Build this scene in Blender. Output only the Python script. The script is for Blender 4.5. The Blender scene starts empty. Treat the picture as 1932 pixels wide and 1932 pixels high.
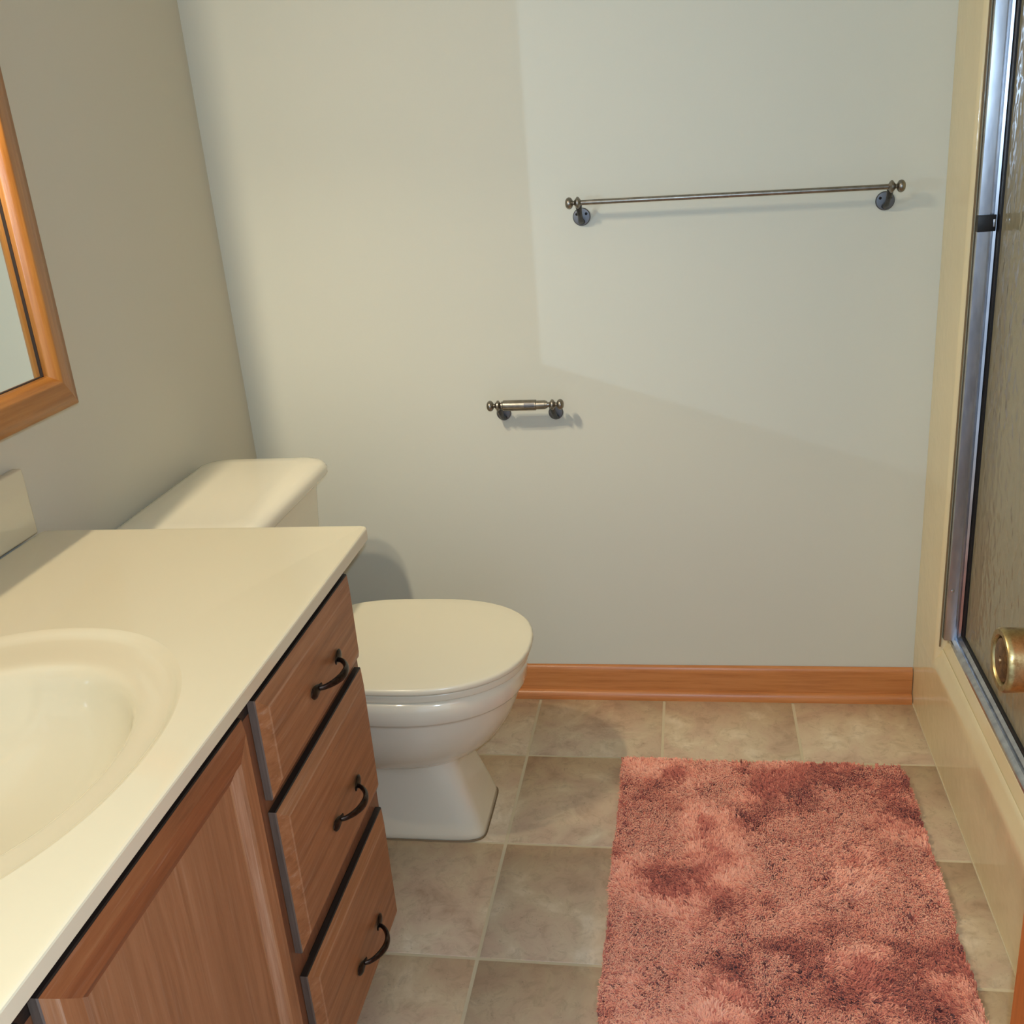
import bpy, bmesh, math, random
import numpy as np
from mathutils import Vector, Matrix
random.seed(4); rng = np.random.default_rng(4)
C = bpy.context.scene.collection
sc = bpy.context.scene
PI = math.pi

# ------------------------------------------------------------------ camera
W = 1.5347          # plane of the shower front
CAM = Vector((1.0325, -2.2266, 1.3507)); YAW, PITCH, ROLL, FPX = -0.1863, 0.3619, -0.0832, 1938.2
cy, sy = math.cos(YAW), math.sin(YAW)
f0 = Vector((sy, cy, 0)); r0 = Vector((cy, -sy, 0)); up0 = Vector((0, 0, 1))
fw = f0*math.cos(PITCH) - up0*math.sin(PITCH); u1 = up0*math.cos(PITCH) + f0*math.sin(PITCH)
rt = r0*math.cos(ROLL) + u1*math.sin(ROLL); uu = -r0*math.sin(ROLL) + u1*math.cos(ROLL)
cd = bpy.data.cameras.new('camera'); cam = bpy.data.objects.new('camera', cd); C.objects.link(cam)
cd.sensor_width = 36; cd.lens = 36*FPX/1932; cd.clip_start = 0.02
m = Matrix((rt, uu, -fw)).transposed().to_4x4(); m.translation = CAM; cam.matrix_world = m
sc.camera = cam

# ------------------------------------------------------------------ world, exposure
sc.view_settings.view_transform = 'Standard'; sc.view_settings.look = 'None'
sc.view_settings.exposure = 0.0; sc.view_settings.gamma = 1.0; sc.view_settings.use_curve_mapping = False
wd = bpy.data.worlds.new('world'); sc.world = wd; wd.use_nodes = True
wd.node_tree.nodes['Background'].inputs[0].default_value = (0.62, 0.78, 1.0, 1)
wd.node_tree.nodes['Background'].inputs[1].default_value = 1.05
sc.cycles.use_denoising = True
sc.cycles.max_bounces = 10; sc.cycles.diffuse_bounces = 6; sc.cycles.transparent_max_bounces = 16
sc.cycles.sample_clamp_indirect = 4.0

# ------------------------------------------------------------------ lights
# the phone's flash, just above the lens
FL = CAM + Vector((0.012, 0.0, 0.03))
ld = bpy.data.lights.new('camera_flash', 'POINT'); ld.energy = 38; ld.color = (0.56, 0.77, 1.0); ld.shadow_soft_size = 0.006
lo = bpy.data.objects.new('camera_flash', ld); lo.location = FL; C.objects.link(lo)
# added lamp standing in for the flash off the cabinet mirror: its beam copies the cone that
# leaves the mirror glass, cut by the inner edges of the mirror frame
MX = 0.094; M_Y0, M_Z0 = -0.873, 1.055
VF = Vector((2*MX - FL.x, FL.y, FL.z))
BP = Vector((MX + 0.03, -1.15, 1.25))
def mirror_beam():
    l = bpy.data.lights.new('mirror_flash_standin', 'POINT'); l.energy = 8.0; l.color = (0.56, 0.77, 1.0); l.shadow_soft_size = 0.004
    l.use_nodes = True; nt = l.node_tree; nd = nt.nodes; ln = nt.links
    em = nd['Emission']
    g = nd.new('ShaderNodeNewGeometry'); sx = nd.new('ShaderNodeSeparateXYZ')
    # position reached on the back wall by this direction: BP + d*(-BP.y/d.y)
    ln.new(g.outputs['Incoming'], sx.inputs[0])
    def mth(op, a, b=None, c=None):
        n = nd.new('ShaderNodeMath'); n.operation = op
        for i, v in enumerate((a, b, c)):
            if v is None: continue
            if isinstance(v, (int, float)): n.inputs[i].default_value = v
            else: ln.new(v, n.inputs[i])
        return n.outputs[0]
    X = mth('MULTIPLY_ADD', mth('DIVIDE', sx.outputs[0], sx.outputs[1]), -BP.y, BP.x)
    Z = mth('MULTIPLY_ADD', mth('DIVIDE', sx.outputs[2], sx.outputs[1]), -BP.y, BP.z)
    xe = MX + (0 - M_Y0)*(MX - VF.x)/(M_Y0 - VF.y)         # edge thrown by the frame's upright
    sl = (M_Z0 - VF.z)/(MX - VF.x)                          # edge thrown by the frame's bottom rail
    a = nd.new('ShaderNodeMapRange'); a.interpolation_type = 'SMOOTHSTEP'
    ln.new(X, a.inputs[0]); a.inputs[1].default_value = xe - 0.004; a.inputs[2].default_value = xe + 0.004
    zz = mth('SUBTRACT', Z, mth('MULTIPLY_ADD', X, sl, VF.z - sl*VF.x))
    b = nd.new('ShaderNodeMapRange'); b.interpolation_type = 'SMOOTHSTEP'
    ln.new(zz, b.inputs[0]); b.inputs[1].default_value = -0.004; b.inputs[2].default_value = 0.004
    fwd = mth('MULTIPLY', mth('GREATER_THAN', sx.outputs[0], 0.0), mth('GREATER_THAN', sx.outputs[1], 0.0))
    ln.new(mth('MULTIPLY', mth('MULTIPLY', a.outputs[0], b.outputs[0]), fwd), em.inputs[1])
    o = bpy.data.objects.new('mirror_flash_standin', l); o.location = BP; C.objects.link(o)
mirror_beam()
LAMP_COLOR = (1.0, 0.86, 0.64); LAMP_ENERGY = 29.0
# the two bulbs of the vanity light; their bell shades throw most of the light downwards
for y_ in (-1.22, -1.34):
    l_ = bpy.data.lights.new('vanity_bulb', 'POINT'); l_.energy = LAMP_ENERGY; l_.color = LAMP_COLOR; l_.shadow_soft_size = 0.022
    l_.use_nodes = True; t_ = l_.node_tree; g_ = t_.nodes.new('ShaderNodeNewGeometry'); s_ = t_.nodes.new('ShaderNodeSeparateXYZ')
    t_.links.new(g_.outputs['Incoming'], s_.inputs[0]); m_ = t_.nodes.new('ShaderNodeMapRange'); t_.links.new(s_.outputs[2], m_.inputs[0])
    m_.inputs[1].default_value = -1.0; m_.inputs[2].default_value = 1.0
    r_ = t_.nodes.new('ShaderNodeValToRGB'); e_ = r_.color_ramp.elements; t_.links.new(m_.outputs[0], r_.inputs[0])
    st_ = [(0, .40), (.05, .52), (.09, 1.0), (.18, 1.05), (.29, .44), (.50, .12), (.65, .07), (1, .05)]
    while len(e_) < len(st_): e_.new(.5)
    for el_, (p_, v_) in zip(e_, st_): el_.position = p_; el_.color = (v_, v_, v_, 1)
    t_.links.new(r_.outputs[0], t_.nodes['Emission'].inputs[1])
    o_ = bpy.data.objects.new('vanity_bulb', l_); o_.location = (.150, y_, 1.90); C.objects.link(o_)

# ------------------------------------------------------------------ node helpers
def srgb(r, g, b):
    f = lambda c: (c/255/12.92) if c/255 <= .04045 else ((c/255+.055)/1.055)**2.4
    return (f(r), f(g), f(b), 1)
class NM:
    def __init__(s, name, rough=.5, metal=0, spec=.5):
        s.m = bpy.data.materials.new(name); s.m.use_nodes = True; s.nt = s.m.node_tree
        s.b = s.nt.nodes['Principled BSDF']; s.i('Roughness', rough); s.i('Metallic', metal); s.i('Specular IOR Level', spec)
    def n(s, t, **k):
        n = s.nt.nodes.new(t)
        for a, v in k.items(): setattr(n, a, v)
        return n
    def l(s, a, b): s.nt.links.new(a, b)
    def i(s, k, v): s.b.inputs[k].default_value = v
    def coord(s, scale=(1, 1, 1), rot=(0, 0, 0), kind='Object'):
        t = s.n('ShaderNodeTexCoord'); mp = s.n('ShaderNodeMapping'); s.l(t.outputs[kind], mp.inputs[0])
        mp.inputs['Scale'].default_value = scale; mp.inputs['Rotation'].default_value = rot; return mp.outputs[0]
    def noise(s, vec, scale, detail=4, rough=.55, dist=0):
        n = s.n('ShaderNodeTexNoise'); s.l(vec, n.inputs['Vector']); n.inputs['Scale'].default_value = scale
        n.inputs['Detail'].default_value = detail; n.inputs['Roughness'].default_value = rough; n.inputs['Distortion'].default_value = dist
        return n.outputs[0]
    def ramp(s, fac, stops):
        r = s.n('ShaderNodeValToRGB'); e = r.color_ramp.elements
        while len(e) < len(stops): e.new(.5)
        for el, (p, c) in zip(e, stops): el.position = p; el.color = c
        s.l(fac, r.inputs[0]); return r.outputs[0]
    def mix(s, fac, a, b, mode='MIX'):
        x = s.n('ShaderNodeMix', data_type='RGBA', blend_type=mode)
        for k, v in ((0, fac), (6, a), (7, b)):
            if isinstance(v, (float, int, tuple)): x.inputs[k].default_value = v
            else: s.l(v, x.inputs[k])
        return x.outputs[2]
    def col(s, c):
        if isinstance(c, tuple): s.i('Base Color', c)
        else: s.l(c, s.b.inputs['Base Color'])
    def bump(s, h, st=.1, dist=.01):
        n = s.n('ShaderNodeBump'); n.inputs['Strength'].default_value = st; n.inputs['Distance'].default_value = dist
        s.l(h, n.inputs['Height']); s.l(n.outputs[0], s.b.inputs['Normal'])

def wood(name, dark, mid, light, grain='Y', worn=0.0, rough=.42, seed=0):
    M = NM(name, rough)
    sc_ = {'X': (3, 60, 60), 'Y': (60, 3, 60), 'Z': (60, 60, 3)}[grain]
    v = M.coord(sc_)
    if seed:
        v.node.inputs['Location'].default_value = (seed, seed*1.7, seed*.6)
    g1 = M.noise(v, 1.6, 6, .68, .15)
    v2 = M.coord(tuple(x*.25 for x in sc_)); g2 = M.noise(v2, 1.0, 3, .5, .3)
    c = M.ramp(g1, [(.22, dark), (.50, mid), (.80, light)])
    c = M.mix(M.ramp(g2, [(.40, (0, 0, 0, 1)), (.75, (.4, .4, .4, 1))]), c, dark)
    if worn:
        v3 = M.coord(tuple(x*(2.6 if x > 10 else 1.6) for x in sc_)); g3 = M.noise(v3, 1.0, 3, .7)
        c = M.mix(M.ramp(g3, [(.60 - worn*.1, (0, 0, 0, 1)), (.80 - worn*.1, (.6*min(1, worn*1.3), )*3 + (1,))]), c, srgb(196, 160, 130))
    M.col(c); M.bump(g1, .25, .0015)
    return M.m

def plain(name, c, rough=.5, metal=0, spec=.5, nb=0, ns=40, coat=0):
    M = NM(name, rough, metal, spec); M.col(c)
    if nb: M.bump(M.noise(M.coord(), ns, 4), nb, .002)
    if coat: M.i('Coat Weight', coat); M.i('Coat Roughness', .06)
    return M.m

MT = {}
def mats():
    # painted wall
    for nm, c in (('wall_paint', srgb(210, 211, 197)), ('wall_paint_warm_light', srgb(208, 202, 182))):  # left wall: same paint, with warmer light put into its colour
        M = NM(nm, .55, 0, .35); v = M.coord()
        n1 = M.noise(v, 1.3, 3); n2 = M.noise(v, 160, 5, .6)
        M.col(M.mix(M.ramp(n1, [(.35, (0, 0, 0, 1)), (.7, (.25, .25, .25, 1))]), c, tuple(x*.93 for x in c[:3]) + (1,)))
        M.bump(n2, .12, .0012); MT[nm] = M.m
    MT['ceiling'] = plain('ceiling_paint', srgb(225, 222, 208), .8, nb=.3, ns=120)
    # vinyl tile
    M = NM('vinyl_tile', .42, 0, .45); v = M.coord()
    a = M.noise(v, 9, 8, .62, .6); b = M.noise(v, 34, 6, .7, .8); c_ = M.noise(M.coord((1, 1, 1)), 110, 3, .7, 1.5)
    c = M.ramp(a, [(.28, srgb(178, 148, 120)), (.44, srgb(206, 178, 148)), (.56, srgb(212, 190, 156)), (.72, srgb(232, 214, 184))])
    c = M.mix(M.ramp(b, [(.50, (0, 0, 0, 1)), (.72, (.45, .45, .45, 1))]), c, srgb(150, 122, 92))
    pk = M.n('ShaderNodeTexVoronoi'); pk.feature = 'DISTANCE_TO_EDGE'; pk.inputs['Scale'].default_value = 14
    wv = M.n('ShaderNodeVectorMath', operation='ADD'); M.l(v, wv.inputs[0])
    nc = M.n('ShaderNodeTexNoise'); M.l(v, nc.inputs['Vector']); nc.inputs['Scale'].default_value = 12; nc.inputs['Detail'].default_value = 5
    sc2 = M.n('ShaderNodeVectorMath', operation='SCALE'); M.l(nc.outputs[1], sc2.inputs[0]); sc2.inputs[3].default_value = .12
    M.l(sc2.outputs[0], wv.inputs[1]); M.l(wv.outputs[0], pk.inputs['Vector'])
    vein = M.ramp(pk.outputs[0], [(0, (1, 1, 1, 1)), (.025, (0, 0, 0, 1))])
    gate = M.ramp(c_, [(.57, (0, 0, 0, 1)), (.68, (.5, .5, .5, 1))])
    vg = M.mix(1.0, vein, gate, 'MULTIPLY')
    c = M.mix(vg, c, srgb(105, 84, 64))
    M.col(c); M.bump(b, .12, .002); MT['tile'] = M.m
    MT['grout'] = plain('vinyl_grout_line', srgb(208, 192, 158), .6, nb=.2, ns=200)
    # woods
    MT['oak_h'] = wood('cabinet_oak_horizontal_grain', srgb(122, 76, 44), srgb(160, 106, 66), srgb(182, 130, 88), 'Y', .5)
    MT['oak_v'] = wood('cabinet_oak_upright_grain', srgb(124, 78, 46), srgb(162, 108, 68), srgb(186, 132, 90), 'Z', .5, seed=3.1)
    MT['oak_rail'] = wood('cabinet_oak_rail', srgb(112, 62, 32), srgb(146, 86, 48), srgb(162, 104, 62), 'Y', .35, seed=7.7)
    MT['oak_panel'] = wood('cabinet_oak_panel', srgb(136, 90, 56), srgb(162, 112, 74), srgb(178, 130, 92), 'Z', .35, seed=9.2)
    MT['oak_grime_shade'] = wood('grimy_shaded_edge', srgb(20, 14, 12), srgb(34, 25, 20), srgb(52, 40, 32), 'Y', 0)  # near-black: grime on the edges, counter shade put into the top rail
    MT['oak_worn'] = wood('cabinet_oak_worn_bevel', srgb(140, 94, 62), srgb(170, 122, 86), srgb(190, 148, 114), 'Y', .6, .5)
    MT['oak_worn_v'] = wood('cabinet_oak_worn_bevel_upright', srgb(118, 78, 52), srgb(170, 122, 88), srgb(198, 158, 126), 'Z', 1.0, .5)
    MT['oak_frame'] = wood('face_frame_oak', srgb(94, 58, 36), srgb(124, 80, 52), srgb(142, 96, 64), 'Z', .15, seed=5.5)
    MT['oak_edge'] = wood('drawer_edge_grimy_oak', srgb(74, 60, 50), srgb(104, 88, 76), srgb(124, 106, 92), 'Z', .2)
    MT['base_oak'] = wood('baseboard_oak', srgb(166, 100, 52), srgb(198, 130, 74), srgb(214, 148, 92), 'X', 0, .32)
    MT['mir_v'] = wood('mirror_frame_oak_upright', srgb(128, 78, 30), srgb(168, 110, 50), srgb(196, 140, 74), 'Z', 0, .3)
    MT['mir_h'] = wood('mirror_frame_oak_level', srgb(128, 78, 30), srgb(168, 110, 50), srgb(196, 140, 74), 'Y', 0, .3)
    MT['door_oak'] = wood('door_oak', srgb(150, 76, 26), srgb(186, 104, 42), srgb(200, 122, 56), 'Z', 0, .4)
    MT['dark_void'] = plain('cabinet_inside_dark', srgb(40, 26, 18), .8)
    # marble-like counter
    MT['counter'] = plain('cultured_marble_cream', srgb(214, 203, 172), .09, 0, .5, coat=.3)
    MT['porc'] = plain('toilet_porcelain_bone', srgb(232, 224, 200), .10, 0, .5, coat=.4)
    MT['seat'] = plain('toilet_seat_plastic', srgb(230, 221, 194), .22, 0, .5)
    MT['fiber'] = None
    M = NM('shower_gelcoat_cream', .13, 0, .55); v = M.coord()
    M.col(M.mix(M.ramp(M.noise(v, 5, 3), [(.35, (0, 0, 0, 1)), (.7, (.5, .5, .5, 1))]), srgb(226, 210, 168), srgb(216, 198, 156)))
    M.bump(M.noise(v, 34, 2, .4), .2, .004); MT['fiber'] = M.m
    MT['caulk'] = plain('old_caulk', srgb(120, 98, 66), .6)
    M = NM('brushed_aluminium', .25, 1.0)
    nn = M.noise(M.coord((1, 1, .25)), 60, 3, .55)
    M.col(M.ramp(nn, [(.3, srgb(176, 180, 188)), (.7, srgb(206, 210, 216))])); M.bump(nn, .08, .0006); MT['alu'] = M.m
    MT['black'] = plain('black_vinyl_gasket', (.006, .006, .007, 1), .45)
    # antique pewter hardware
    M = NM('antique_pewter', .34, 1.0); nn = M.noise(M.coord(), 60, 4, .6)
    M.col(M.ramp(nn, [(.3, srgb(128, 122, 112)), (.7, srgb(160, 154, 144))])); M.bump(nn, .15, .0008); MT['pewter'] = M.m
    M = NM('dark_pewter', .42, 1.0); nn = M.noise(M.coord(), 90, 5, .7)
    M.col(M.ramp(nn, [(.3, srgb(62, 62, 64)), (.7, srgb(92, 92, 94))])); M.bump(nn, .15, .0008); MT['pewter_dark'] = M.m
    MT['plate'] = plain('pewter_backplate', srgb(112, 112, 114), .48, 1.0, nb=.2, ns=60)
    MT['screw'] = plain('screw_black', srgb(30, 28, 28), .5, .6)
    M = NM('oil_rubbed_bronze', .36, .85); nn = M.noise(M.coord(), 120, 4, .7)
    M.col(M.ramp(nn, [(.35, srgb(34, 26, 22)), (.75, srgb(74, 60, 50))])); MT['bronze'] = M.m
    M = NM('worn_brass', .22, 1.0); nn = M.noise(M.coord(), 70, 5, .7)
    M.col(M.ramp(nn, [(.28, srgb(120, 92, 56)), (.5, srgb(172, 152, 104)), (.8, srgb(196, 180, 134))]))
    M.l(M.ramp(nn, [(.3, (.5,)*3 + (1,)), (.6, (.3,)*3 + (1,))]), M.b.inputs['Roughness']); MT['brass'] = M.m
    M = NM('tarnished_brass', .45, .9); nn = M.noise(M.coord(), 160, 5, .7)
    M.col(M.ramp(nn, [(.3, srgb(60, 40, 30)), (.7, srgb(150, 112, 70))])); MT['brass_dark'] = M.m
    MT['chrome'] = plain('chrome', (.8, .8, .8, 1), .08, 1.0)
    MT['mirror'] = plain('mirror_silver', (.84, .88, .85, 1), .0, 1.0)
    # hammered obscure glass
    M = NM('hammered_obscure_glass', .08, 0, .6)
    M.i('Base Color', srgb(208, 196, 160)); M.i('Transmission Weight', .0); M.i('IOR', 1.5)
    v = M.coord((1, 1, .6)); h = M.noise(v, 48, 1, .4, .3)
    bm_ = M.n('ShaderNodeBump'); bm_.inputs['Strength'].default_value = .65; bm_.inputs['Distance'].default_value = .004
    M.l(h, bm_.inputs['Height'])
    gl = M.n('ShaderNodeBsdfGlossy'); gl.inputs['Roughness'].default_value = .07; M.l(bm_.outputs[0], gl.inputs['Normal'])
    tr = M.n('ShaderNodeBsdfTransparent'); tr.inputs[0].default_value = srgb(214, 206, 176)
    tl = M.n('ShaderNodeBsdfTranslucent'); tl.inputs[0].default_value = srgb(190, 176, 138)
    df = M.n('ShaderNodeBsdfDiffuse'); df.inputs[0].default_value = srgb(204, 192, 158)
    rf = M.n('ShaderNodeBsdfRefraction'); rf.inputs[0].default_value = srgb(214, 206, 176); rf.inputs['Roughness'].default_value = .35; rf.inputs['IOR'].default_value = 1.15; M.l(bm_.outputs[0], rf.inputs['Normal'])
    m1 = M.n('ShaderNodeMixShader'); m1.inputs[0].default_value = .75; M.l(rf.outputs[0], m1.inputs[1]); M.l(df.outputs[0], m1.inputs[2])
    m2 = M.n('ShaderNodeMixShader'); m2.inputs[0].default_value = .25; M.l(m1.outputs[0], m2.inputs[1]); M.l(tl.outputs[0], m2.inputs[2])
    m25 = M.n('ShaderNodeMixShader'); m25.inputs[0].default_value = .12; M.l(m2.outputs[0], m25.inputs[1]); M.l(tr.outputs[0], m25.inputs[2])
    fr = M.n('ShaderNodeFresnel'); fr.inputs[0].default_value = 1.45; M.l(bm_.outputs[0], fr.inputs[1])
    m3 = M.n('ShaderNodeMixShader'); M.l(fr.outputs[0], m3.inputs[0]); M.l(m25.outputs[0], m3.inputs[1]); M.l(gl.outputs[0], m3.inputs[2])
    out = M.nt.nodes['Material Output']; M.l(m3.outputs[0], out.inputs[0]); MT['glass'] = M.m
    # rug yarn
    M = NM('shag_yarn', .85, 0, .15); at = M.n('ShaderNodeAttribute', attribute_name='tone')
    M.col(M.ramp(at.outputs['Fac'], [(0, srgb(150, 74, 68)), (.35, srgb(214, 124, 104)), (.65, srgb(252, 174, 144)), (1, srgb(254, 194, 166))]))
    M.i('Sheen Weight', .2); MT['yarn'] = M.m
    MT['rug_back'] = plain('rug_backing', srgb(150, 84, 74), .9)
    M = NM('bulb_glow', .5); M.i('Emission Color', LAMP_COLOR + (1,)); M.i('Emission Strength', 6.0); MT['bulb'] = M.m
    MT['shade'] = plain('frosted_glass_shade', srgb(235, 228, 208), .5)
    MT['fix'] = plain('light_fixture_brass', srgb(200, 170, 110), .25, 1.0)
mats()

# ------------------------------------------------------------------ mesh helpers
def finish(bm, angle=38):
    bm.normal_update()
    for f in bm.faces: f.smooth = True
    for e in bm.edges:
        if len(e.link_faces) == 2 and e.calc_face_angle(0) > math.radians(angle): e.smooth = False
def obj(name, bm, mat, parent=None, loc=None, angle=38, recalc=True):
    if recalc: bmesh.ops.recalc_face_normals(bm, faces=bm.faces)
    finish(bm, angle)
    me = bpy.data.meshes.new(name); bm.to_mesh(me); bm.free()
    for mm in (mat if isinstance(mat, (list, tuple)) else [mat]): me.materials.append(MT[mm])
    o = bpy.data.objects.new(name, me); C.objects.link(o)
    # vertices are given in world coordinates: move them into the parent's frame
    p = Vector((0, 0, 0)); q = parent
    while q is not None: p += q.location; q = q.parent
    if parent is not None: o.parent = parent
    base = Vector(loc) if loc is not None else p
    me.transform(Matrix.Translation(-base)); o.location = base - p
    return o
def thing(name, label, cat, loc, group=None):
    o = bpy.data.objects.new(name, None); C.objects.link(o); o.location = loc; o.empty_display_size = .05
    o['label'] = label; o['category'] = cat
    if group: o['group'] = group
    return o
def part_empty(name, parent, loc):
    o = bpy.data.objects.new(name, None); C.objects.link(o); o.parent = parent; o.empty_display_size = .02
    p = Vector((0, 0, 0)); q = parent
    while q is not None: p += q.location; q = q.parent
    o.location = Vector(loc) - p; return o
def BM(): return bmesh.new()
def box(bm, a, b, bev=0, seg=2, mi=0):
    lo_ = [min(a[i], b[i]) for i in range(3)]; hi = [max(a[i], b[i]) for i in range(3)]
    r = bmesh.ops.create_cube(bm, size=1)
    vs = r['verts']
    for v in vs: v.co = Vector([(lo_[i]+hi[i])/2 + v.co[i]*(hi[i]-lo_[i]) for i in range(3)])
    fs = set(f for v in vs for f in v.link_faces)
    for f in fs: f.material_index = mi
    if bev:
        es = list(set(e for v in vs for e in v.link_edges))
        r = bmesh.ops.bevel(bm, geom=es, offset=bev, segments=seg, affect='EDGES', profile=.5)
        for f in r['faces']: f.material_index = mi
    return bm
def loft(bm, rings, cap0=True, cap1=True, closed=True, mi=0):
    vr = [[bm.verts.new(p) for p in r] for r in rings]; n = len(vr[0])
    for a, b in zip(vr, vr[1:]):
        for i in range(n if closed else n-1):
            j = (i+1) % n; f = bm.faces.new((a[i], a[j], b[j], b[i])); f.material_index = mi
    if cap0: bm.faces.new(list(reversed(vr[0]))).material_index = mi
    if cap1: bm.faces.new(vr[-1]).material_index = mi
    return vr
def lathe(bm, prof, origin, axis, n=24, mi=0):
    """prof = [(distance along axis, radius)]"""
    ax = Vector(axis).normalized(); t = Vector((0, 0, 1)) if abs(ax.z) < .9 else Vector((1, 0, 0))
    u = ax.cross(t).normalized(); v = ax.cross(u); o = Vector(origin)
    rings = [[o + ax*h + (u*math.cos(2*PI*k/n) + v*math.sin(2*PI*k/n))*max(r, 1e-5) for k in range(n)] for h, r in prof]
    loft(bm, rings, mi=mi)
def tube(bm, pts, rad, n=12, flat=1.0, side=None, mi=0):
    """sweep an ellipse (rad, rad*flat) along pts; side = fixed lateral direction"""
    pts = [Vector(p) for p in pts]; rings = []
    if not hasattr(rad, '__len__'): rad = [rad]*len(pts)
    if not hasattr(flat, '__len__'): flat = [flat]*len(pts)
    for i, p in enumerate(pts):
        d = (pts[min(i+1, len(pts)-1)] - pts[max(i-1, 0)]).normalized()
        s = Vector(side) if side else (Vector((0, 0, 1)) if abs(d.z) < .9 else Vector((1, 0, 0)))
        s = (s - d*s.dot(d)).normalized(); w = d.cross(s)
        rings.append([p + s*math.cos(2*PI*k/n)*rad[i] + w*math.sin(2*PI*k/n)*rad[i]*flat[i] for k in range(n)])
    loft(bm, rings, mi=mi)
def structure(o): o['kind'] = 'structure'; return o

# ================================================================== ROOM
# floor of individual 12 inch tiles, thin recessed joints
YF = -2.12; S = .3047; TX, TY = .6515, -.2662; XR = W
bm = BM(); box(bm, (-.05, .05, -.06), (2.4, YF-.1, -.0014)); floor = structure(obj('floor', bm, 'grout', loc=(0, 0, 0)))
g = .0030; tmesh = {}
xs = sorted(TX + k*S for k in range(-3, 4)); ys = sorted((TY - k*S for k in range(-2, 8)))
for x in xs:
    for y in ys:
        x0, x1 = max(x+g, 0.0), min(x+S-g, W+.01); y0, y1 = max(y+g, YF-.09), min(y+S-g, -.001)
        if x1-x0 < .01 or y1-y0 < .01: continue
        key = (round(x1-x0, 4), round(y1-y0, 4))
        if key not in tmesh:
            bm = BM(); w_, h_ = key; e = .0011
            lowr = [(0, 0, -.0016), (w_, 0, -.0016), (w_, h_, -.0016), (0, h_, -.0016)]
            topr = [(e, e, 0), (w_-e, e, 0), (w_-e, h_-e, 0), (e, h_-e, 0)]
            loft(bm, [[Vector(p) for p in lowr], [Vector(p) for p in topr]])
            bmesh.ops.recalc_face_normals(bm, faces=bm.faces); finish(bm, 60)
            me = bpy.data.meshes.new('tile'); bm.to_mesh(me); bm.free(); me.materials.append(MT['tile']); tmesh[key] = me
        o = bpy.data.objects.new('tile', tmesh[key]); C.objects.link(o); o.parent = floor; o.location = (x0, y0, 0)
# the tile pattern must not repeat: shift by object position
nt = MT['tile'].node_tree
for tc in [n for n in nt.nodes if n.type == 'TEX_COORD']:
    ge = nt.nodes.new('ShaderNodeNewGeometry')
    for l in list(tc.outputs['Object'].links): nt.links.new(ge.outputs['Position'], l.to_socket)

H_ = 2.44
def wall(name, a, b, mat='wall_paint'):
    bm = BM(); box(bm, a, b); return structure(obj(name, bm, mat))
wall('wall_back', (-.1, 0, -.05), (2.5, .1, H_))
wall('wall_left', (-.1, 0, -.05), (0, YF, H_), 'wall_paint_warm_light')
bm = BM(); box(bm, (-.1, .1, H_), (2.5, YF-.1, H_+.08)); structure(obj('ceiling', bm, 'ceiling'))
bm = BM(); box(bm, (W+.0, -1.535, 0), (W+.1, YF, H_)); structure(obj('wall_right', bm, 'wall_paint'))
bm = BM(); box(bm, (W+.0, 0, 2.02), (W+.1, -1.535, H_)); structure(obj('wall_over_shower', bm, 'wall_paint'))
bm = BM(); box(bm, (2.40, 0, -.05), (2.5, YF, H_)); structure(obj('wall_shower_end', bm, 'wall_paint'))
bm = BM(); box(bm, (-.1, YF, 0), (.56, YF-.1, H_)); box(bm, (1.40, YF, 0), (2.5, YF-.1, H_)); box(bm, (.56, YF, 2.06), (1.40, YF-.1, H_))
structure(obj('wall_front', bm, 'wall_paint'))

# baseboard on the back wall
def base_profile(bm, pts, x0, x1):
    loft(bm, [[Vector((x0, y, z)) for y, z in pts], [Vector((x1, y, z)) for y, z in pts]])
bm = BM(); base_profile(bm, [(-.001, 0), (-.0115, 0), (-.0115, .066), (-.0108, .076), (-.0085, .083), (-.0045, .0868), (-.001, .0874)], 0.0, W-.0015)
bb = structure(obj('baseboard_back', bm, 'base_oak', angle=50))
bm = BM(); R_ = .0165
base_profile(bm, [(-.0115, 0)] + [(-.0115 - R_*.8*math.cos(t), .0215*math.sin(t)) for t in [k*PI/2/7 for k in range(8)]], 0.0, W-.0015)
obj('shoe_molding', bm, 'base_oak', bb, angle=60)
bm = BM(); base_profile(bm, [(-.001, 0), (-.0115, 0), (-.0115, .076), (-.0085, .083), (-.001, .0874)], -.4, .4)
bmesh.ops.transform(bm, matrix=Matrix.Translation((0, -.44, 0)) @ Matrix.Rotation(PI/2, 4, 'Z'), verts=bm.verts)
structure(obj('baseboard_left', bm, 'base_oak', angle=50))

# ================================================================== VANITY CABINET
VX, VE, VL = .515, -.880, -2.075
van = thing('vanity_cabinet', 'worn oak bathroom vanity cabinet with drawers and doors under the cream countertop', 'cabinet', (.25, -1.47, 0))
bm = BM()
box(bm, (.0, VE, .09), (VX-.018, VE-.016, .786)); box(bm, (.0, VL, .09), (VX-.018, VL+.016, .786))
box(bm, (.0, VE-.016, .09), (VX-.018, VL+.016, .106)); box(bm, (.004, VE-.016, .106), (.010, VL+.016, .786))
box(bm, (.0, VE-.02, 0.001), (VX-.075, VL+.02, .09))
obj('carcass', bm, 'oak_frame', van)
bm = BM(); xf = (VX-.018, VX)
for a, b in ((VE, VE-.045), (-1.215, -1.315), (-1.665, -1.735), (VL+.045, VL)): box(bm, (xf[0], a, .09), (xf[1], b, .786))
for a, b in ((VE-.045, -1.215), (-1.315, -1.665), (-1.735, VL+.045)):
    box(bm, (xf[0], a, .09), (xf[1], b, .13))
for z in (.597, .349): box(bm, (xf[0], VE-.045, z-.02), (xf[1], -1.215, z+.02))
obj('face_frame', bm, 'oak_frame', van)
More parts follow.
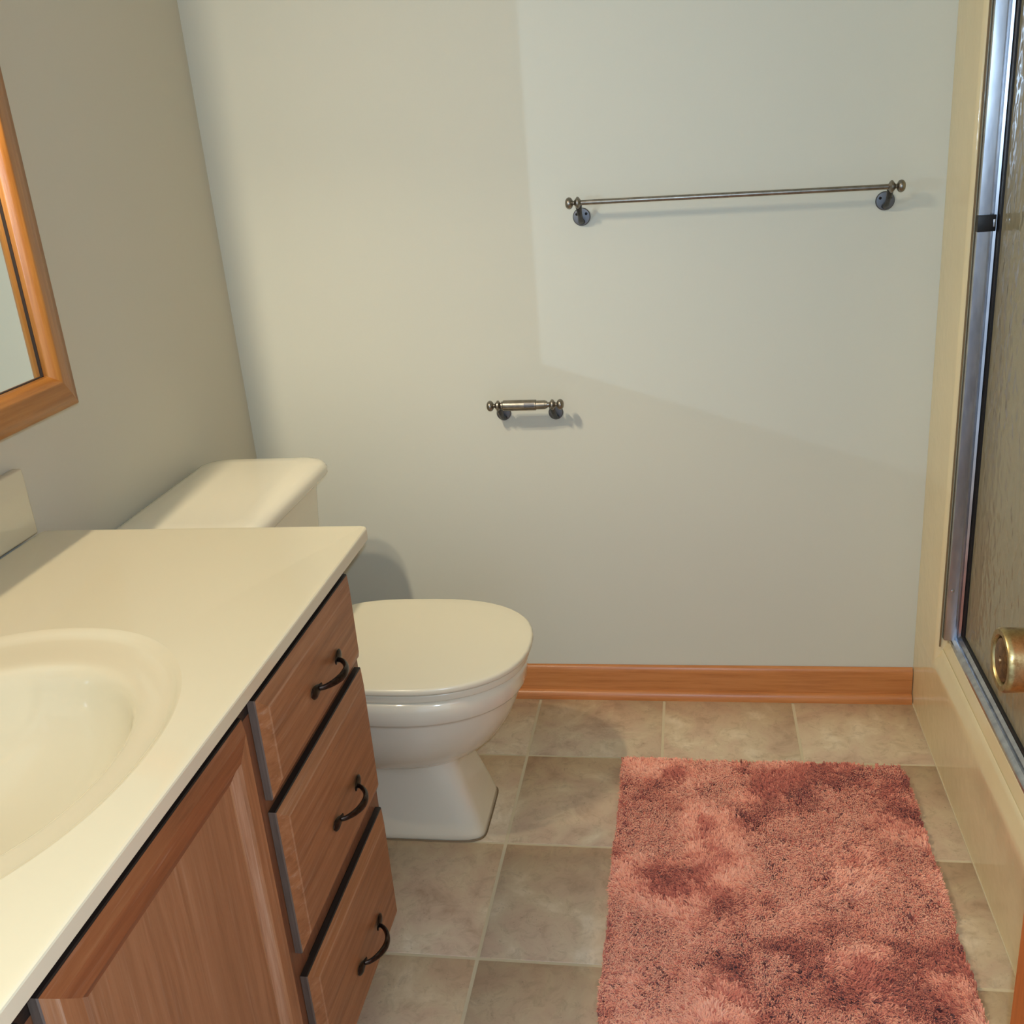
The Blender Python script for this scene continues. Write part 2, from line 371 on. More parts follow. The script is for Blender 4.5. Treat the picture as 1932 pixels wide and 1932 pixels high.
bm = BM(); box(bm, (xf[0], VE-.001, .728), (xf[1]+.0004, VL+.001, .7862)); obj('top_rail', bm, 'oak_grime_shade', van)  # near-black from grime and from the counter's shade put into its colour
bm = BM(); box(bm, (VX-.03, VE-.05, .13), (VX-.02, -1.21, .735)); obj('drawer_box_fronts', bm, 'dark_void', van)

def raised_slab(bm, y0, y1, z0, z1, xb, xe, xt, bw, mis=(0, 1, 2)):
    """slab lying against the face frame: square edge up to xe, bevel of width bw rising to xt. material: 0 face, 1 bevel, 2 edge"""
    def rc(x, d): return [Vector((x, y0+d, z0+d)), Vector((x, y1-d, z0+d)), Vector((x, y1-d, z1-d)), Vector((x, y0+d, z1-d))]
    vr = loft(bm, [rc(xb, 0), rc(xe-.0015, 0), rc(xe, .0012), rc(xt-.0012, bw), rc(xt-.0002, bw+.0022), rc(xt, bw+.003)], mi=mis[0])
    bm.faces.ensure_lookup_table(); bm.normal_update()
    for k, f in enumerate(list(bm.faces)[:20]):
        ring_, side = divmod(k, 4)
        if ring_ <= 1: f.material_index = mis[2] if side in (1, 3) else 3
        elif ring_ == 3: f.material_index = mis[1]
def pull(parent, yc, zc, x, L=.104):
    h = part_empty('drawer_pull', parent, (x, yc, zc))
    bm = BM(); pts = []; rad = []; fl = []
    N = 22
    for k in range(N+1):
        t = k/N; y = yc - L/2 + .012 + (L-.024)*t
        bow = math.sin(PI*t)**.62
        pts.append((x + .0035 + .0245*bow, y, zc + .0015*math.sin(PI*t)))
        s = abs(2*t-1)
        rad.append(.0034 + .0040*(1-s)**.9); fl.append(.55 + .25*s)
    tube(bm, pts, rad, 10, fl, side=(0, 0, 1)); obj('grip', bm, 'bronze', h)
    for s in (-1, 1):
        bm = BM(); pts = []; rad = []
        for k in range(9):
            t = k/8; y = yc + s*(L/2 - .022 + .032*t)
            pts.append((x + .0022 + .003*(1-t), y, zc)); rad.append([.0040, .0048, .0060, .0076, .0090, .0097, .0090, .0064, .0010][k])
        tube(bm, pts, rad, 12, .32, side=(0, 0, 1)); obj('foot', bm, 'bronze', h)
    return h
fronts = [(.606, .745, .668), (.368, .588, .457), (.115, .329, .197)]
for z0, z1, zh in fronts:
    d = part_empty('drawer', van, (VX, -1.076, z0))
    bm = BM(); raised_slab(bm, -1.2535, -.8985, z0, z1, VX+.001, VX+.011, VX+.0195, .017)
    obj('drawer_front', bm, ['oak_h', 'oak_worn', 'oak_edge', 'oak_grime_shade'], d, angle=12)
    bm_h = pull(van, -1.056, zh, VX+.0195)
def cab_door(y0, y1, z0, z1):
    d = part_empty('door', van, (VX, (y0+y1)/2, z0)); fwid = .052
    def piece(nm, mat, mw, poly, s):
        pass
    xb, xe, xt = VX+.001, VX+.011, VX+.0195
    prof = [(0, xb, 2), (0, xe-.0015, 2), (.0012, xe, 2), (.011, xt-.001, 0), (.0125, xt, 1), (fwid-.016, xt, 0), (fwid-.0135, xt-.0035, 0), (fwid, xt-.0085, 1), (fwid, xb, 0)]
    def rc(dd, x): return [Vector((x, y0+dd, z0+dd)), Vector((x, y1-dd, z0+dd)), Vector((x, y1-dd, z1-dd)), Vector((x, y0+dd, z1-dd))]
    for k in range(4):
        bm = BM(); a = []; b = []
        for dd, x, mi in prof:
            r = rc(dd, x); a.append(bm.verts.new(r[k])); b.append(bm.verts.new(r[(k+1) % 4]))
        for i in range(len(prof)):
            j = (i+1) % len(prof); f = bm.faces.new((a[i], a[j], b[j], b[i])); f.material_index = (3 if prof[j][2] == 2 and k in (0, 2) else prof[j][2]) if i < 7 else 0
        bm.faces.new(a); bm.faces.new(list(reversed(b)))
        rail = k in (0, 2)
        obj('rail' if rail else 'stile', bm, ['oak_rail' if rail else 'oak_v', 'oak_rail' if rail else 'oak_worn_v', 'oak_edge', 'oak_grime_shade'], d, angle=12)
    bm = BM(); box(bm, (xb+.001, y0+fwid-.004, z0+fwid-.004), (xt-.0105, y1-fwid+.004, z1-fwid+.004)); obj('door_panel', bm, 'oak_panel', d)
cab_door(-1.689, -1.291, .115, .746)
cab_door(-2.066, -1.712, .115, .746)
for z in (.70, .165):
    bm = BM(); box(bm, (VX-.001, -1.2895, z-.022), (VX+.004, -1.284, z+.022), .001); tube(bm, [(VX+.006, -1.2885, z-.02), (VX+.006, -1.2885, z+.02)], .0028, 10)
    obj('hinge', bm, 'bronze', van)

# ================================================================== COUNTERTOP
HZ = .8052; CX, CY_ = .285, -1.464; CE, CL, CF = -.8565, -2.09, .5555
top = thing('vanity_countertop', 'cream moulded countertop with integral oval basin on the oak vanity', 'countertop', (.27, -1.47, .78))
N = 240
def ell(ax_, ay_, z, n=2.15, cx=CX, cyy=CY_):
    out = []
    for k in range(N):
        t = 2*PI*k/N; c_, s_ = math.cos(t), math.sin(t)
        out.append(Vector((cx + ax_*math.copysign(abs(c_)**(2/n), c_), cyy + ay_*math.copysign(abs(s_)**(2/n), s_), z)))
    return out
OA, OB = .222, .277
outer = ell(OA, OB, HZ)
def rect_ring(ins, z, x0=.0185, x1=CF, y0=CL, y1=CE):
    x0_, x1_, y0_, y1_ = x0+(ins if ins < .03 else .0), x1-ins, y0+ins, y1-ins
    rr = max(.012-ins, .0015)
    out = []
    # rectangle with rounded corners: cast from the basin centre towards each outer-ellipse point
    corners = [(x1_, y1_), (x0_, y1_), (x0_, y0_), (x1_, y0_)]
    ang = [math.atan2(c[1]-CY_, c[0]-CX) for c in corners]
    pts = []
    for p in outer:
        d = Vector((p.x-CX, p.y-CY_)); d.normalize()
        ts = []
        if d.x > 1e-9: ts.append((x1_-CX)/d.x)
        if d.x < -1e-9: ts.append((x0_-CX)/d.x)
        if d.y > 1e-9: ts.append((y1_-CY_)/d.y)
        if d.y < -1e-9: ts.append((y0_-CY_)/d.y)
        t = min(ts); pts.append(Vector((CX+d.x*t, CY_+d.y*t, z)))
    # neighbours of each corner are snapped: the nearest sits on the rounded corner
    for (cx, cyy) in corners:
        i = min(range(N), key=lambda k: (pts[k].x-cx)**2+(pts[k].y-cyy)**2)
        sx, sy_ = (1 if cx > CX else -1), (1 if cyy > CY_ else -1)
        pts[i] = Vector((cx-sx*rr*.293, cyy-sy_*rr*.293, z))
        a, b = Vector((cx-sx*rr, cyy, z)), Vector((cx, cyy-sy_*rr, z))
        prev, nxt = pts[(i-1) % N], pts[(i+1) % N]
        if abs(prev.y-cyy) < 1e-6: pts[(i-1) % N], pts[(i+1) % N] = a, b
        else: pts[(i-1) % N], pts[(i+1) % N] = b, a
    return pts
bm = BM()
loft(bm, [outer, rect_ring(.012, HZ), rect_ring(.0065, HZ+.0007), rect_ring(.0028, HZ+.0004), rect_ring(.0008, HZ-.0006), rect_ring(0, HZ-.0022), rect_ring(0, HZ-.0172), rect_ring(.0012, HZ-.0185), rect_ring(.028, HZ-.0185), rect_ring(.0285, HZ-.012)], cap0=False, cap1=False)
slab = obj('slab', bm, 'counter', top, angle=14, recalc=False)
bm = BM()
prof = [(1.0, 0), (.985, -.0008), (.965, -.0035), (.945, -.0060), (.925, -.0070), (.86, -.0085), (.80, -.0098), (.775, -.0104), (.755, -.0114), (.738, -.0132), (.722, -.0168), (.706, -.0235), (.690, -.033), (.665, -.047), (.63, -.062), (.57, -.081), (.48, -.098), (.38, -.112), (.26, -.122), (.12, -.127)]
rings = []
for t, z in prof:
    k = 1-t; rings.append(ell(OA*t - .0*k, OB*t, HZ+z, 2.15 - .12*k, CX + .03*k if t > .6 else CX+.012+0*k, CY_))
for i, (t, z) in enumerate(prof): rings[i] = ell(OA*t + .01*(1-t), OB*t - .008*(1-t), HZ+z, 2.15, CX + .016*min(1, (1-t)*3), CY_)
rings.reverse()
loft(bm, rings, cap0=True, cap1=False)
bs = obj('basin', bm, 'counter', top, angle=60, recalc=False)
for o_ in (slab, bs):       # make the upper side face up
    me = o_.data; up = sum(p.normal.z*p.area for p in me.polygons)
    if up < 0: me.flip_normals()
bm = BM(); lathe(bm, [(0, .024), (.002, .024), (.0035, .021), (.0025, .014), (.0025, 0)], (CX-.035, CY_, HZ-.1265), (0, 0, 1), 32); obj('drain_ring', bm, 'chrome', top)
bm = BM(); box(bm, (.0005, -.868, HZ+.0), (.0185, CL, HZ+.108), .004, 3)
obj('backsplash', bm, 'counter', top)

# ================================================================== MEDICINE CABINET
mc = thing('mirror_cabinet', 'oak framed mirror cabinet hanging on the left wall above the countertop', 'mirror', (0, -1.2, 1.0))
Y0, Y1, Z0, Z1 = -1.60, -.819, 1.000, 1.850
bm = BM(); box(bm, (.0005, Y0+.012, Z0+.012), (.092, Y1-.012, Z1-.012)); obj('cabinet_box', bm, 'mir_h', mc)
fp = [(0, .092), (0, .1055), (.002, .1082), (.020, .1128), (.039, .1163), (.0415, .1166), (.0440, .1156), (.0495, .1095), (.0535, .1040), (.055, .1020), (.055, .092)]
def rc(dd, x): return [Vector((x, Y0+dd, Z0+dd)), Vector((x, Y1-dd, Z0+dd)), Vector((x, Y1-dd, Z1-dd)), Vector((x, Y0+dd, Z1-dd))]
for k in range(4):
    bm = BM(); a = [bm.verts.new(rc(d_, x)[k]) for d_, x in fp]; b = [bm.verts.new(rc(d_, x)[(k+1) % 4]) for d_, x in fp]
    for i in range(len(fp)):
        j = (i+1) % len(fp); bm.faces.new((a[i], a[j], b[j], b[i]))
    bm.faces.new(a); bm.faces.new(list(reversed(b)))
    obj('frame_rail' if k in (0, 2) else 'frame_stile', bm, 'mir_h' if k in (0, 2) else 'mir_v', mc, angle=50)
bm = BM(); box(bm, (.0925, Y0+.050, Z0+.050), (MX, Y1-.050, Z1-.050)); obj('mirror_glass', bm, 'mirror', mc)
bm = BM(); i0 = .0550
for a, b in (((Y0+i0, Z0+i0), (Y1-i0, Z0+i0+.0010)), ((Y0+i0, Z1-i0-.0010), (Y1-i0, Z1-i0)), ((Y0+i0, Z0+i0), (Y0+i0+.0010, Z1-i0)), ((Y1-i0-.0010, Z0+i0), (Y1-i0, Z1-i0))):
    box(bm, (.0935, a[0], a[1]), (.0965, b[0], b[1]))
obj('dark_inner_bead', bm, 'dark_void', mc)

# ================================================================== VANITY LIGHT (above the frame, its bulbs light the room)
vl = thing('vanity_light', 'brass wall light with two round bulbs above the mirror cabinet', 'lamp', (0, -1.28, 1.9))
bm = BM(); box(bm, (.0005, -1.48, 1.94), (.03, -1.08, 2.04), .008, 3); obj('backplate', bm, 'fix', vl)
for y in (-1.22, -1.34):
    bm = BM(); tube(bm, [(.03, y, 1.99), (.08, y, 2.0), (.125, y, 2.012), (.148, y, 2.005), (.150, y, 1.985)], .008, 12); obj('arm', bm, 'fix', vl)
    bm = BM(); lathe(bm, [(0, .020), (.012, .024), (.030, .034), (.055, .046), (.058, .049), (.056, .049), (.052, .045), (.028, .031), (.010, .020), (.003, .016)], (.150, y, 1.992), (0, 0, -1), 28); obj('shade', bm, 'shade', vl)
    bm = BM(); bmesh.ops.create_uvsphere(bm, u_segments=16, v_segments=10, radius=.020, matrix=Matrix.Translation((.150, y, 1.950))); obj('bulb', bm, 'bulb', vl)

# ================================================================== TOILET
TYC = -.487
to = thing('toilet', 'bone coloured two-piece toilet with closed round lid beside the vanity', 'toilet', (.35, TYC, 0))
def egg(x0, x1, hw, z, n=48, pw=2.25, blunt=0.0, yc=TYC):
    """closed outline: widest a little behind the middle, rounder nose at x1"""
    out = []; xm = x0 + (x1-x0)*.50
    for k in range(n):
        t = 2*PI*k/n; c_, s_ = math.cos(t), math.sin(t)
        p = pw if c_ > 0 else pw + blunt
        rx = (x1-xm) if c_ > 0 else (xm-x0)
        out.append(Vector((xm + rx*math.copysign(abs(c_)**(2/p), c_), yc + hw*math.copysign(abs(s_)**(2/p), s_), z)))
    return out
bm = BM()
rings = [egg(.165, .604, .096, .0, pw=9, yc=TYC+.012), egg(.163, .607, .099, .005, pw=9, yc=TYC+.012), egg(.168, .604, .098, .016, pw=9, yc=TYC+.011), egg(.175, .592, .092, .06, pw=8, yc=TYC+.009),
         egg(.18, .576, .085, .11, pw=7, yc=TYC+.006), egg(.185, .564, .080, .150, pw=6, yc=TYC+.003), egg(.188, .560, .079, .166, pw=4.5),
         egg(.19, .568, .086, .176, pw=3.1), egg(.20, .592, .108, .186, pw=2.7), egg(.215, .622, .131, .205, pw=2.4), egg(.228, .650, .150, .232, pw=2.3), egg(.236, .672, .164, .265, pw=2.25),
         egg(.24, .687, .173, .298, pw=2.25), egg(.242, .694, .177, .322, pw=2.25), egg(.242, .696, .178, .328, pw=2.25),
         egg(.242, .703, .184, .331, pw=2.25), egg(.242, .706, .187, .336, pw=2.25), egg(.242, .708, .189, .362, pw=2.25), egg(.242, .705, .187, .374, pw=2.25), egg(.245, .697, .180, .380, pw=2.25),
         egg(.27, .66, .14, .380, pw=2.25)]
loft(bm, rings)
obj('bowl', bm, 'porc', to, angle=55)
bm = BM(); loft(bm, [egg(.02, .34, .085, .20, pw=4), egg(.02, .34, .12, .28, pw=4.5), egg(.02, .34, .155, .345, pw=5), egg(.02, .34, .16, .372, pw=5), egg(.022, .335, .156, .378, pw=5)])
obj('tank_shelf', bm, 'porc', to, angle=50)
def rbox(x0, x1, y0, y1, z, r, n=8):
    out = []
    for cx, cyy, a0 in ((x1-r, y1-r, 0), (x0+r, y1-r, PI/2), (x0+r, y0+r, PI), (x1-r, y0+r, 1.5*PI)):
        for k in range(n+1):
            a = a0 + PI/2*k/n; out.append(Vector((cx+r*math.cos(a), cyy+r*math.sin(a), z)))
    return out
tw = .208
bm = BM(); loft(bm, [rbox(.03, .225, TYC-.185, TYC+.185, .379, .03), rbox(.025, .235, TYC-.19, TYC+.19, .386, .035), rbox(.022, .252, TYC-.200, TYC+.200, .52, .035), rbox(.02, .266, TYC-tw, TYC+tw, .700, .035)])
obj('tank', bm, 'porc', to, angle=50)
bm = BM(); e0, e1, f0_, f1_ = .010, .292, TYC-.222, TYC+.222
loft(bm, [rbox(e0+.008, e1-.014, f0_+.014, f1_-.014, .6985, .04), rbox(e0+.004, e1-.005, f0_+.005, f1_-.005, .700, .045), rbox(e0, e1, f0_, f1_, .706, .05), rbox(e0, e1, f0_, f1_, .717, .05),
          rbox(e0+.003, e1-.003, f0_+.003, f1_-.003, .7235, .05), rbox(e0+.009, e1-.009, f0_+.009, f1_-.009, .7290, .048), rbox(e0+.022, e1-.022, f0_+.022, f1_-.022, .7325, .042), rbox(e0+.05, e1-.05, f0_+.05, f1_-.05, .7345, .03)])
obj('tank_lid', bm, 'porc', to, angle=60)
def pad(z0, z1, x0, x1, hw, r, crown=0.0, pw=2.3):
    rings = [egg(x0+r, x1-r, hw-r, z0, pw=pw, blunt=1.2)]
    for k in range(1, 5):
        a = PI/2*k/4; rings.append(egg(x0+r*(1-math.sin(a)), x1-r*(1-math.sin(a)), hw-r*(1-math.sin(a)), z0+r*(1-math.cos(a)), pw=pw, blunt=1.2))
    for k in range(0, 6):
        a = PI/2*k/5; rings.append(egg(x0+r*(1-math.cos(a)), x1-r*(1-math.cos(a)), hw-r*(1-math.cos(a)), z1-r+r*math.sin(a), pw=pw, blunt=1.2))
    for q in (.02, .05, .09): rings.append(egg(x0+r+q, x1-r-q, hw-r-q, z1+crown*q/.09, pw=pw, blunt=1.2))
    return rings
bm = BM(); loft(bm, pad(.3815, .3960, .262, .7145, .1835, .0025)); obj('seat', bm, 'seat', to, angle=60)
bm = BM(); loft(bm, pad(.3985, .4130, .258, .722, .190, .0055, .0012)); obj('lid', bm, 'seat', to, angle=60)
for s in (-1, 1):
    bm = BM(); box(bm, (.232, TYC+s*.075-.02, .3795), (.275, TYC+s*.075+.02, .408), .006, 3); obj('lid_hinge', bm, 'seat', to)
    bm = BM(); lathe(bm, [(0, .014), (.008, .013), (.014, .009), (.017, .0)], (.36, TYC+s*.112, .0), (0, 0, 1), 16); obj('bolt_cap', bm, 'porc', to)
bm = BM(); lathe(bm, [(0, .014), (.006, .014), (.012, .008), (.016, .008)], (.262, TYC-.155, .645), (1, 0, 0), 16)
tube(bm, [(.276, TYC-.155, .645), (.279, TYC-.13, .643), (.278, TYC-.09, .636)], [.006, .0055, .007], 10, .6); obj('flush_lever', bm, 'chrome', to)
bm = BM(); a = [p for p in egg(.161, .6095, .1015, .0005, pw=9, yc=TYC+.012)]; b = [p for p in egg(.163, .6072, .0992, .003, pw=9, yc=TYC+.012)]
loft(bm, [a, b], False, False); obj('base_caulk', bm, 'caulk', to)

# ================================================================== TOWEL BAR + PAPER HOLDER
def finial(bm, o, d):
    lathe(bm, [(0, .0045), (.003, .009), (.0055, .0118), (.0085, .0118), (.0115, .008), (.0145, .0042), (.0165, .0042), (.018, .0075), (.0205, .0108), (.0245, .0120), (.0285, .0108), (.0315, .0070), (.0325, .0025)], o, d, 20)
def bracket(parent, px, pz, bx, bz, by, side, rp=.0185, n_scr=3, armw=.0072):
    b = part_empty('wall_bracket', parent, (px, 0, pz))
    bm = BM(); lathe(bm, [(0, rp), (.003, rp), (.0048, rp-.0015), (.0052, rp-.004), (.0052, 0)], (px, -.0004, pz), (0, -1, 0), 32); obj('backplate', bm, 'plate', b)
    bm = BM(); pts = []; rad = []
    for k in range(9):
        t = k/8; pts.append((px + (bx-px)*t, -.004 + (by+.004)*t - .004*math.sin(PI*t), pz - .010 + (bz - pz + .010)*(t**1.5))); rad.append(armw*(1.05 - .35*math.sin(PI*t)))
    tube(bm, pts, rad, 14, .8, side=(1, 0, 0)); obj('arm', bm, 'pewter_dark', b)
    bm = BM(); finial(bm, (bx - side*.006, by, bz), (side, 0, 0)); obj('finial', bm, 'pewter', b)
    for k in range(n_scr):
        a = -PI/2 + (k-1)*2*PI/3*1.0
        x, z = px + rp*.62*math.cos(a), pz + rp*.62*math.sin(a)
        bm = BM(); lathe(bm, [(0, .003), (.0008, .0028), (.0012, .002), (.0012, 0)], (x, -.0055, z), (0, -1, 0), 10); obj('screw', bm, 'screw', b)
BY = -.060
tb = thing('towel_bar', 'long pewter towel bar with knob ends on the back wall', 'towel bar', (1.117, 0, 1.15))
bracket(tb, .8135, 1.154, .8135, 1.187, BY, -1); bracket(tb, 1.4205, 1.146, 1.4205, 1.177, BY, 1)
bm = BM(); tube(bm, [(.811, BY, 1.187), (1.423, BY, 1.177)], .0051, 20); obj('bar', bm, 'pewter', tb)
ph = thing('toilet_paper_holder', 'short empty pewter toilet paper holder on the back wall near the toilet', 'paper holder', (.672, 0, .735))
bracket(ph, .6135, .735, .6135, .768, BY, -1, .0165, 0, .0078); bracket(ph, .7325, .733, .7325, .7665, BY, 1, .0165, 0, .0078)
bm = BM(); lathe(bm, [(0, .006), (.001, .009), (.004, .009), (.0045, .0105), (.006, .0118), (.078, .0118), (.0785, .0114), (.0785, .0085)], (.619, BY, .768), (1, 0, -.012), 28); obj('roller_sleeve', bm, 'pewter', ph)
bm = BM(); lathe(bm, [(0, .0098), (.021, .0098), (.022, .0088), (.023, .0088), (.0235, .0082), (.0255, .0082), (.026, .006), (.031, .005)], (.6965, BY, .767), (1, 0, 0), 28); obj('roller_tube', bm, 'pewter', ph)
bm = BM(); rings = []
for x in (.672, .6945):
    rings.append([Vector((x, BY-.0122*math.cos(a), .7675+.0122*math.sin(a))) for a in [math.radians(q) for q in (-14, 2, 18, 34)]] + [Vector((x, BY-.0112*math.cos(a), .7675+.0112*math.sin(a))) for a in [math.radians(q) for q in (34, 18, 2, -14)]])
loft(bm, rings); obj('sleeve_flat', bm, 'plate', ph, angle=10)

# ================================================================== SHOWER
st = thing('shower_stall', 'glossy cream moulded shower stall with low curb along the right side', 'shower', (W+.4, -.76, 0))
FY = -.188; ZT = 2.0; SE = -1.52
def plan_ring(z):   # flange beside the back wall, rounded inner edge
    r = .011; pts = [(W, -.0005), (W, FY+r)] + [(W+r-r*math.cos(t), FY+r-r*math.sin(t)) for t in [PI/2*k/5 for k in range(1, 6)]] + [(W+.06, FY), (W+.06, -.0005)]
    return [Vector((x, y, z)) for x, y in pts]
bm = BM(); loft(bm, [plan_ring(.196), plan_ring(ZT)]); obj('side_flange', bm, 'fiber', st, angle=40)
bm = BM(); box(bm, (W, SE, .002), (W+.06, SE+.19, ZT), .006, 3); obj('side_flange', bm, 'fiber', st)
bm = BM(); box(bm, (W, FY, 1.90), (W+.06, SE+.19, ZT), .006, 3); obj('top_flange', bm, 'fiber', st)
cp = [(W, .002), (W, .186), (W, .196), (W+.0008, .203), (W+.0026, .2085), (W+.0060, .2165), (W+.0100, .2265), (W+.0135, .2355), (W+.0155, .2375), (W+.0162, .2350), (W+.0170, .2375), (W+.0185, .2420), (W+.0240, .2585), (W+.03, .262), (W+.075, .262), (W+.085, .255), (W+.09, .24), (W+.10, .08), (W+.10, .002)]
bm = BM(); loft(bm, [[Vector((x, -.0005, z)) for x, z in cp], [Vector((x, SE+.15, z)) for x, z in cp]]); obj('curb', bm, 'fiber', st, angle=40)
bm = BM()   # inside of the stall
box(bm, (W+.06, -.012, .05), (2.34, -.002, 2.01)); box(bm, (2.34, -.002, .05), (2.35, SE, 2.01)); box(bm, (W+.06, SE, .05), (2.34, SE+.01, 2.01)); obj('inner_walls', bm, 'fiber', st)
bm = BM(); box(bm, (W+.08, -.002, .04), (2.35, SE, .07)); obj('shower_pan', bm, 'fiber', st)
# narrow line of old caulk round the opening
bm = BM(); box(bm, (W+.0068, FY-.0006, .245), (W+.0100, FY-.0030, 1.9)); obj('caulk_line', bm, 'caulk', st)
bm = BM(); box(bm, (W-.0016, -.0135, .0), (W+.0, SE, .0028)); obj('floor_caulk', bm, 'grout', st)

sd = thing('shower_door', 'aluminium framed shower door with hammered obscure glass in the cream stall', 'shower door', (W+.045, -.6, .26))
GY0, GY1 = -.222, -1.30
jp = [(W+.0115, FY-.0005), (W+.0115, FY-.0145), (W+.0130, FY-.0172), (W+.0220, FY-.0188), (W+.0315, FY-.0200), (W+.0325, FY-.0125), (W+.0375, FY-.0125), (W+.0385, FY-.021), (W+.0430, FY-.0225), (W+.0445, FY-.021), (W+.0445, FY-.0005)]
bm = BM(); loft(bm, [[Vector((x, y, .268)) for x, y in jp], [Vector((x, y, 1.88)) for x, y in jp]]); obj('wall_jamb', bm, 'alu', sd, angle=25)
tp_ = [(W+.0245, .2590), (W+.0250, .2650), (W+.0270, .2680), (W+.0330, .2715), (W+.0345, .2690), (W+.0365, .2690), (W+.0375, .2745), (W+.0430, .2800), (W+.0440, .2795), (W+.0440, .2590)]
bm = BM(); loft(bm, [[Vector((x, FY-.004, z)) for x, z in tp_], [Vector((x, GY1, z)) for x, z in tp_]]); obj('bottom_track', bm, 'alu', sd, angle=20)
bm = BM(); box(bm, (W+.02, FY-.004, 1.85), (W+.06, GY1, 1.90), .003); obj('top_header', bm, 'alu', sd)
bm = BM(); box(bm, (W+.0445, FY-.016, .2800), (W+.0535, GY0-.004, 1.85)); box(bm, (W+.0440, GY0, .2790), (W+.0500, GY1, .2865)); obj('gasket', bm, 'black', sd)
bm = BM(); box(bm, (W+.0480, GY0, .2860), (W+.0530, GY1, 1.85)); obj('glass_panel', bm, 'glass', sd)
bm = BM(); box(bm, (W+.03, GY1, .262), (W+.06, GY1-.03, 1.90), .003); obj('strike_jamb', bm, 'alu', sd)
bm = BM(); box(bm, (W+.0105, FY-.012, 1.100), (W+.0415, FY-.0255, 1.129), .001); obj('black_clip', bm, 'black', sd)
bm = BM(); box(bm, (W+.036, FY-.0254, 1.108), (W+.0405, FY-.028, 1.122), .001); obj('clip_pin', bm, 'alu', sd)
bm = BM(); lathe(bm, [(0, .0034), (.0012, .003), (.0018, .0015), (.0018, 0)], (W+.0205, FY-.0190, .383), (0, -1, 0), 12); obj('screw', bm, 'chrome', sd)

# ================================================================== ENTRY DOOR (open, right edge of the picture)
DX, DY = 1.350, -1.352
bm = BM(); box(bm, (DX, DY, .012), (DX+.035, -2.085, 2.03), .0015, 1); door = structure(obj('door_1', bm, 'door_oak', loc=(DX, -2.085, 0)))
KY, KZ = -1.412, .896
bm = BM(); lathe(bm, [(0, .033), (.003, .033), (.008, .029), (.010, .016), (.020, .0145), (.024, .020), (.028, .0262), (.032, .0270), (.060, .0276), (.0635, .0274), (.0650, .0262), (.0648, .0218), (.0625, .0202), (.0600, .0200), (.0600, 0)], (DX, KY, KZ), (-1, 0, 0), 40)
obj('door_knob', bm, 'brass', door, angle=40)
bm = BM(); lathe(bm, [(0, .0185), (.003, .0185), (.0042, .016), (.0042, .0035), (.002, .003), (.002, 0)], (DX-.0602, KY, KZ), (-1, 0, 0), 28); obj('knob_button', bm, 'brass_dark', door)

# ================================================================== RUG
RX0, RX1, RY1, RY0 = .868, 1.466, -.292, -1.215
rug = thing('bath_rug', 'dusty pink shaggy bath rug with darker mottled patches on the tile floor', 'rug', ((RX0+RX1)/2, (RY0+RY1)/2, 0))
bm = BM(); box(bm, (RX0+.004, RY0+.004, .0006), (RX1-.004, RY1-.004, .0045), .001, 1); obj('rug_backing', bm, 'rug_back', rug)
def vnoise(x, y, sc_, seed, oct_=3):
    out = np.zeros_like(x); amp = 1.0; tot = 0
    for o in range(oct_):
        r = np.random.default_rng(seed+o*17).random((128, 128)); X, Y = x*sc_ + 50.3, y*sc_ + 70.7
        xi, yi = np.floor(X).astype(int), np.floor(Y).astype(int); fx, fy = X-xi, Y-yi
        fx = fx*fx*(3-2*fx); fy = fy*fy*(3-2*fy); q = lambda i, j: r[i % 128, j % 128]
        out += amp*((q(xi, yi)*(1-fx)+q(xi+1, yi)*fx)*(1-fy) + (q(xi, yi+1)*(1-fx)+q(xi+1, yi+1)*fx)*fy)
        tot += amp; amp *= .5; sc_ *= 2.03
    return out/tot
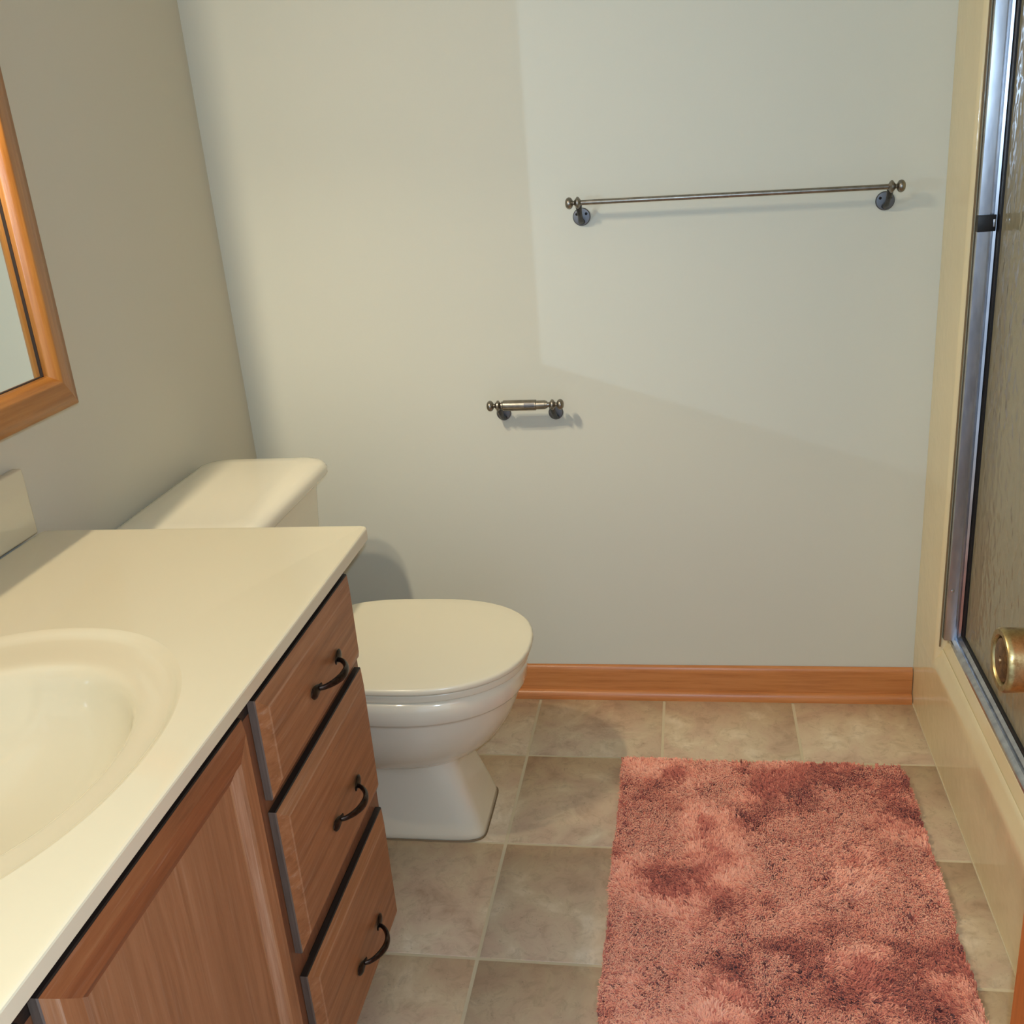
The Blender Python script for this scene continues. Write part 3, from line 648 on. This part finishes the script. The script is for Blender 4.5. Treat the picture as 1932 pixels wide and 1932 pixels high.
def pile():
    NB = 240000
    # strands gathered in small tufts
    nt_ = NB//8
    tx = rng.uniform(RX0+.004, RX1-.004, nt_); ty = rng.uniform(RY0+.004, RY1-.004, nt_)
    ti = np.repeat(np.arange(nt_), 8)
    x = tx[ti] + rng.normal(0, .0016, NB); y = ty[ti] + rng.normal(0, .0016, NB)
    # lean field
    ang = (vnoise(tx, ty, 9, 3, 3)-.5)*9 + 4.2 + rng.normal(0, .55, nt_)
    lean = .35 + .65*vnoise(tx, ty, 14, 8, 3) + rng.normal(0, .10, nt_)
    a = ang[ti] + rng.normal(0, .28, NB); le = np.clip(lean[ti] + rng.normal(0, .10, NB), .05, 1.1)
    L = rng.uniform(.015, .024, NB)
    # strands at the border hang outward only a little
    dx, dy = np.cos(a), np.sin(a)
    ex = np.minimum(x-RX0, RX1-x); ey = np.minimum(y-RY0, RY1-y); ed = np.clip(np.minimum(ex, ey)/.015, 0.25, 1)
    tipx = x + dx*L*le*ed*.95; tipy = y + dy*L*le*ed*.95
    wv = rng.uniform(.0006, .0013, NB)
    px, py = -dy*wv, dx*wv
    z0 = np.full(NB, .004); hz = L*np.sqrt(np.clip(1-(le*.82)**2, .08, 1))
    mx_, my_ = x + (tipx-x)*.38, y + (tipy-y)*.38; mz = z0 + hz*.66
    qx, qy = x + (tipx-x)*.75, y + (tipy-y)*.75; qz = z0 + hz*.96
    tz = z0 + hz*(1.0 - .12*le)
    V = np.empty((NB, 7, 3))
    V[:, 0] = np.stack([x-px, y-py, z0], 1); V[:, 1] = np.stack([x+px, y+py, z0], 1)
    V[:, 2] = np.stack([mx_-px, my_-py, mz], 1); V[:, 3] = np.stack([mx_+px, my_+py, mz], 1)
    V[:, 4] = np.stack([qx-px, qy-py, qz], 1); V[:, 5] = np.stack([qx+px, qy+py, qz], 1)
    V[:, 6] = np.stack([tipx, tipy, tz], 1)
    base = np.arange(NB)[:, None]*7
    quads = np.concatenate([base+np.array([[0, 1, 3, 2]]), base+np.array([[2, 3, 5, 4]])], 0); tris = base+np.array([[4, 5, 6]])
    me = bpy.data.meshes.new('pile'); me.vertices.add(NB*7); me.vertices.foreach_set('co', V.ravel())
    loops = np.concatenate([quads.ravel(), tris.ravel()]); nq, ntr = len(quads), len(tris)
    me.loops.add(len(loops)); me.loops.foreach_set('vertex_index', loops.astype(np.int32))
    me.polygons.add(nq+ntr); starts = np.concatenate([np.arange(nq)*4, nq*4+np.arange(ntr)*3]); me.polygons.foreach_set('loop_start', starts.astype(np.int32))
    me.update(calc_edges=True)
    # yarn colour: shade of parted pile painted in as mottled patches, a little per-tuft variation
    n = .6*vnoise(tx, ty, 7, 21, 3) + .4*vnoise(tx, ty, 19, 5, 2)
    patch = np.clip((n-.44)/.09, -1, 1)
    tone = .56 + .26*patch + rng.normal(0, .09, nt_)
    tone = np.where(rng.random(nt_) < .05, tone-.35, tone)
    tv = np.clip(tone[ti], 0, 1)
    at = me.attributes.new('tone', 'FLOAT', 'POINT'); w_ = np.array([.72, .72, .88, .88, 1, 1, 1.04])  # roots darkened: shade between the strands put into the colour
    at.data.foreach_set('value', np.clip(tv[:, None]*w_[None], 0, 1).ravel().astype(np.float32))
    me.polygons.foreach_set('use_smooth', np.ones(nq+ntr, bool))
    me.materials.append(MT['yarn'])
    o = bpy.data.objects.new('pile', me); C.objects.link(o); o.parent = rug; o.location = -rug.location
    o['kind'] = 'stuff'
pile()
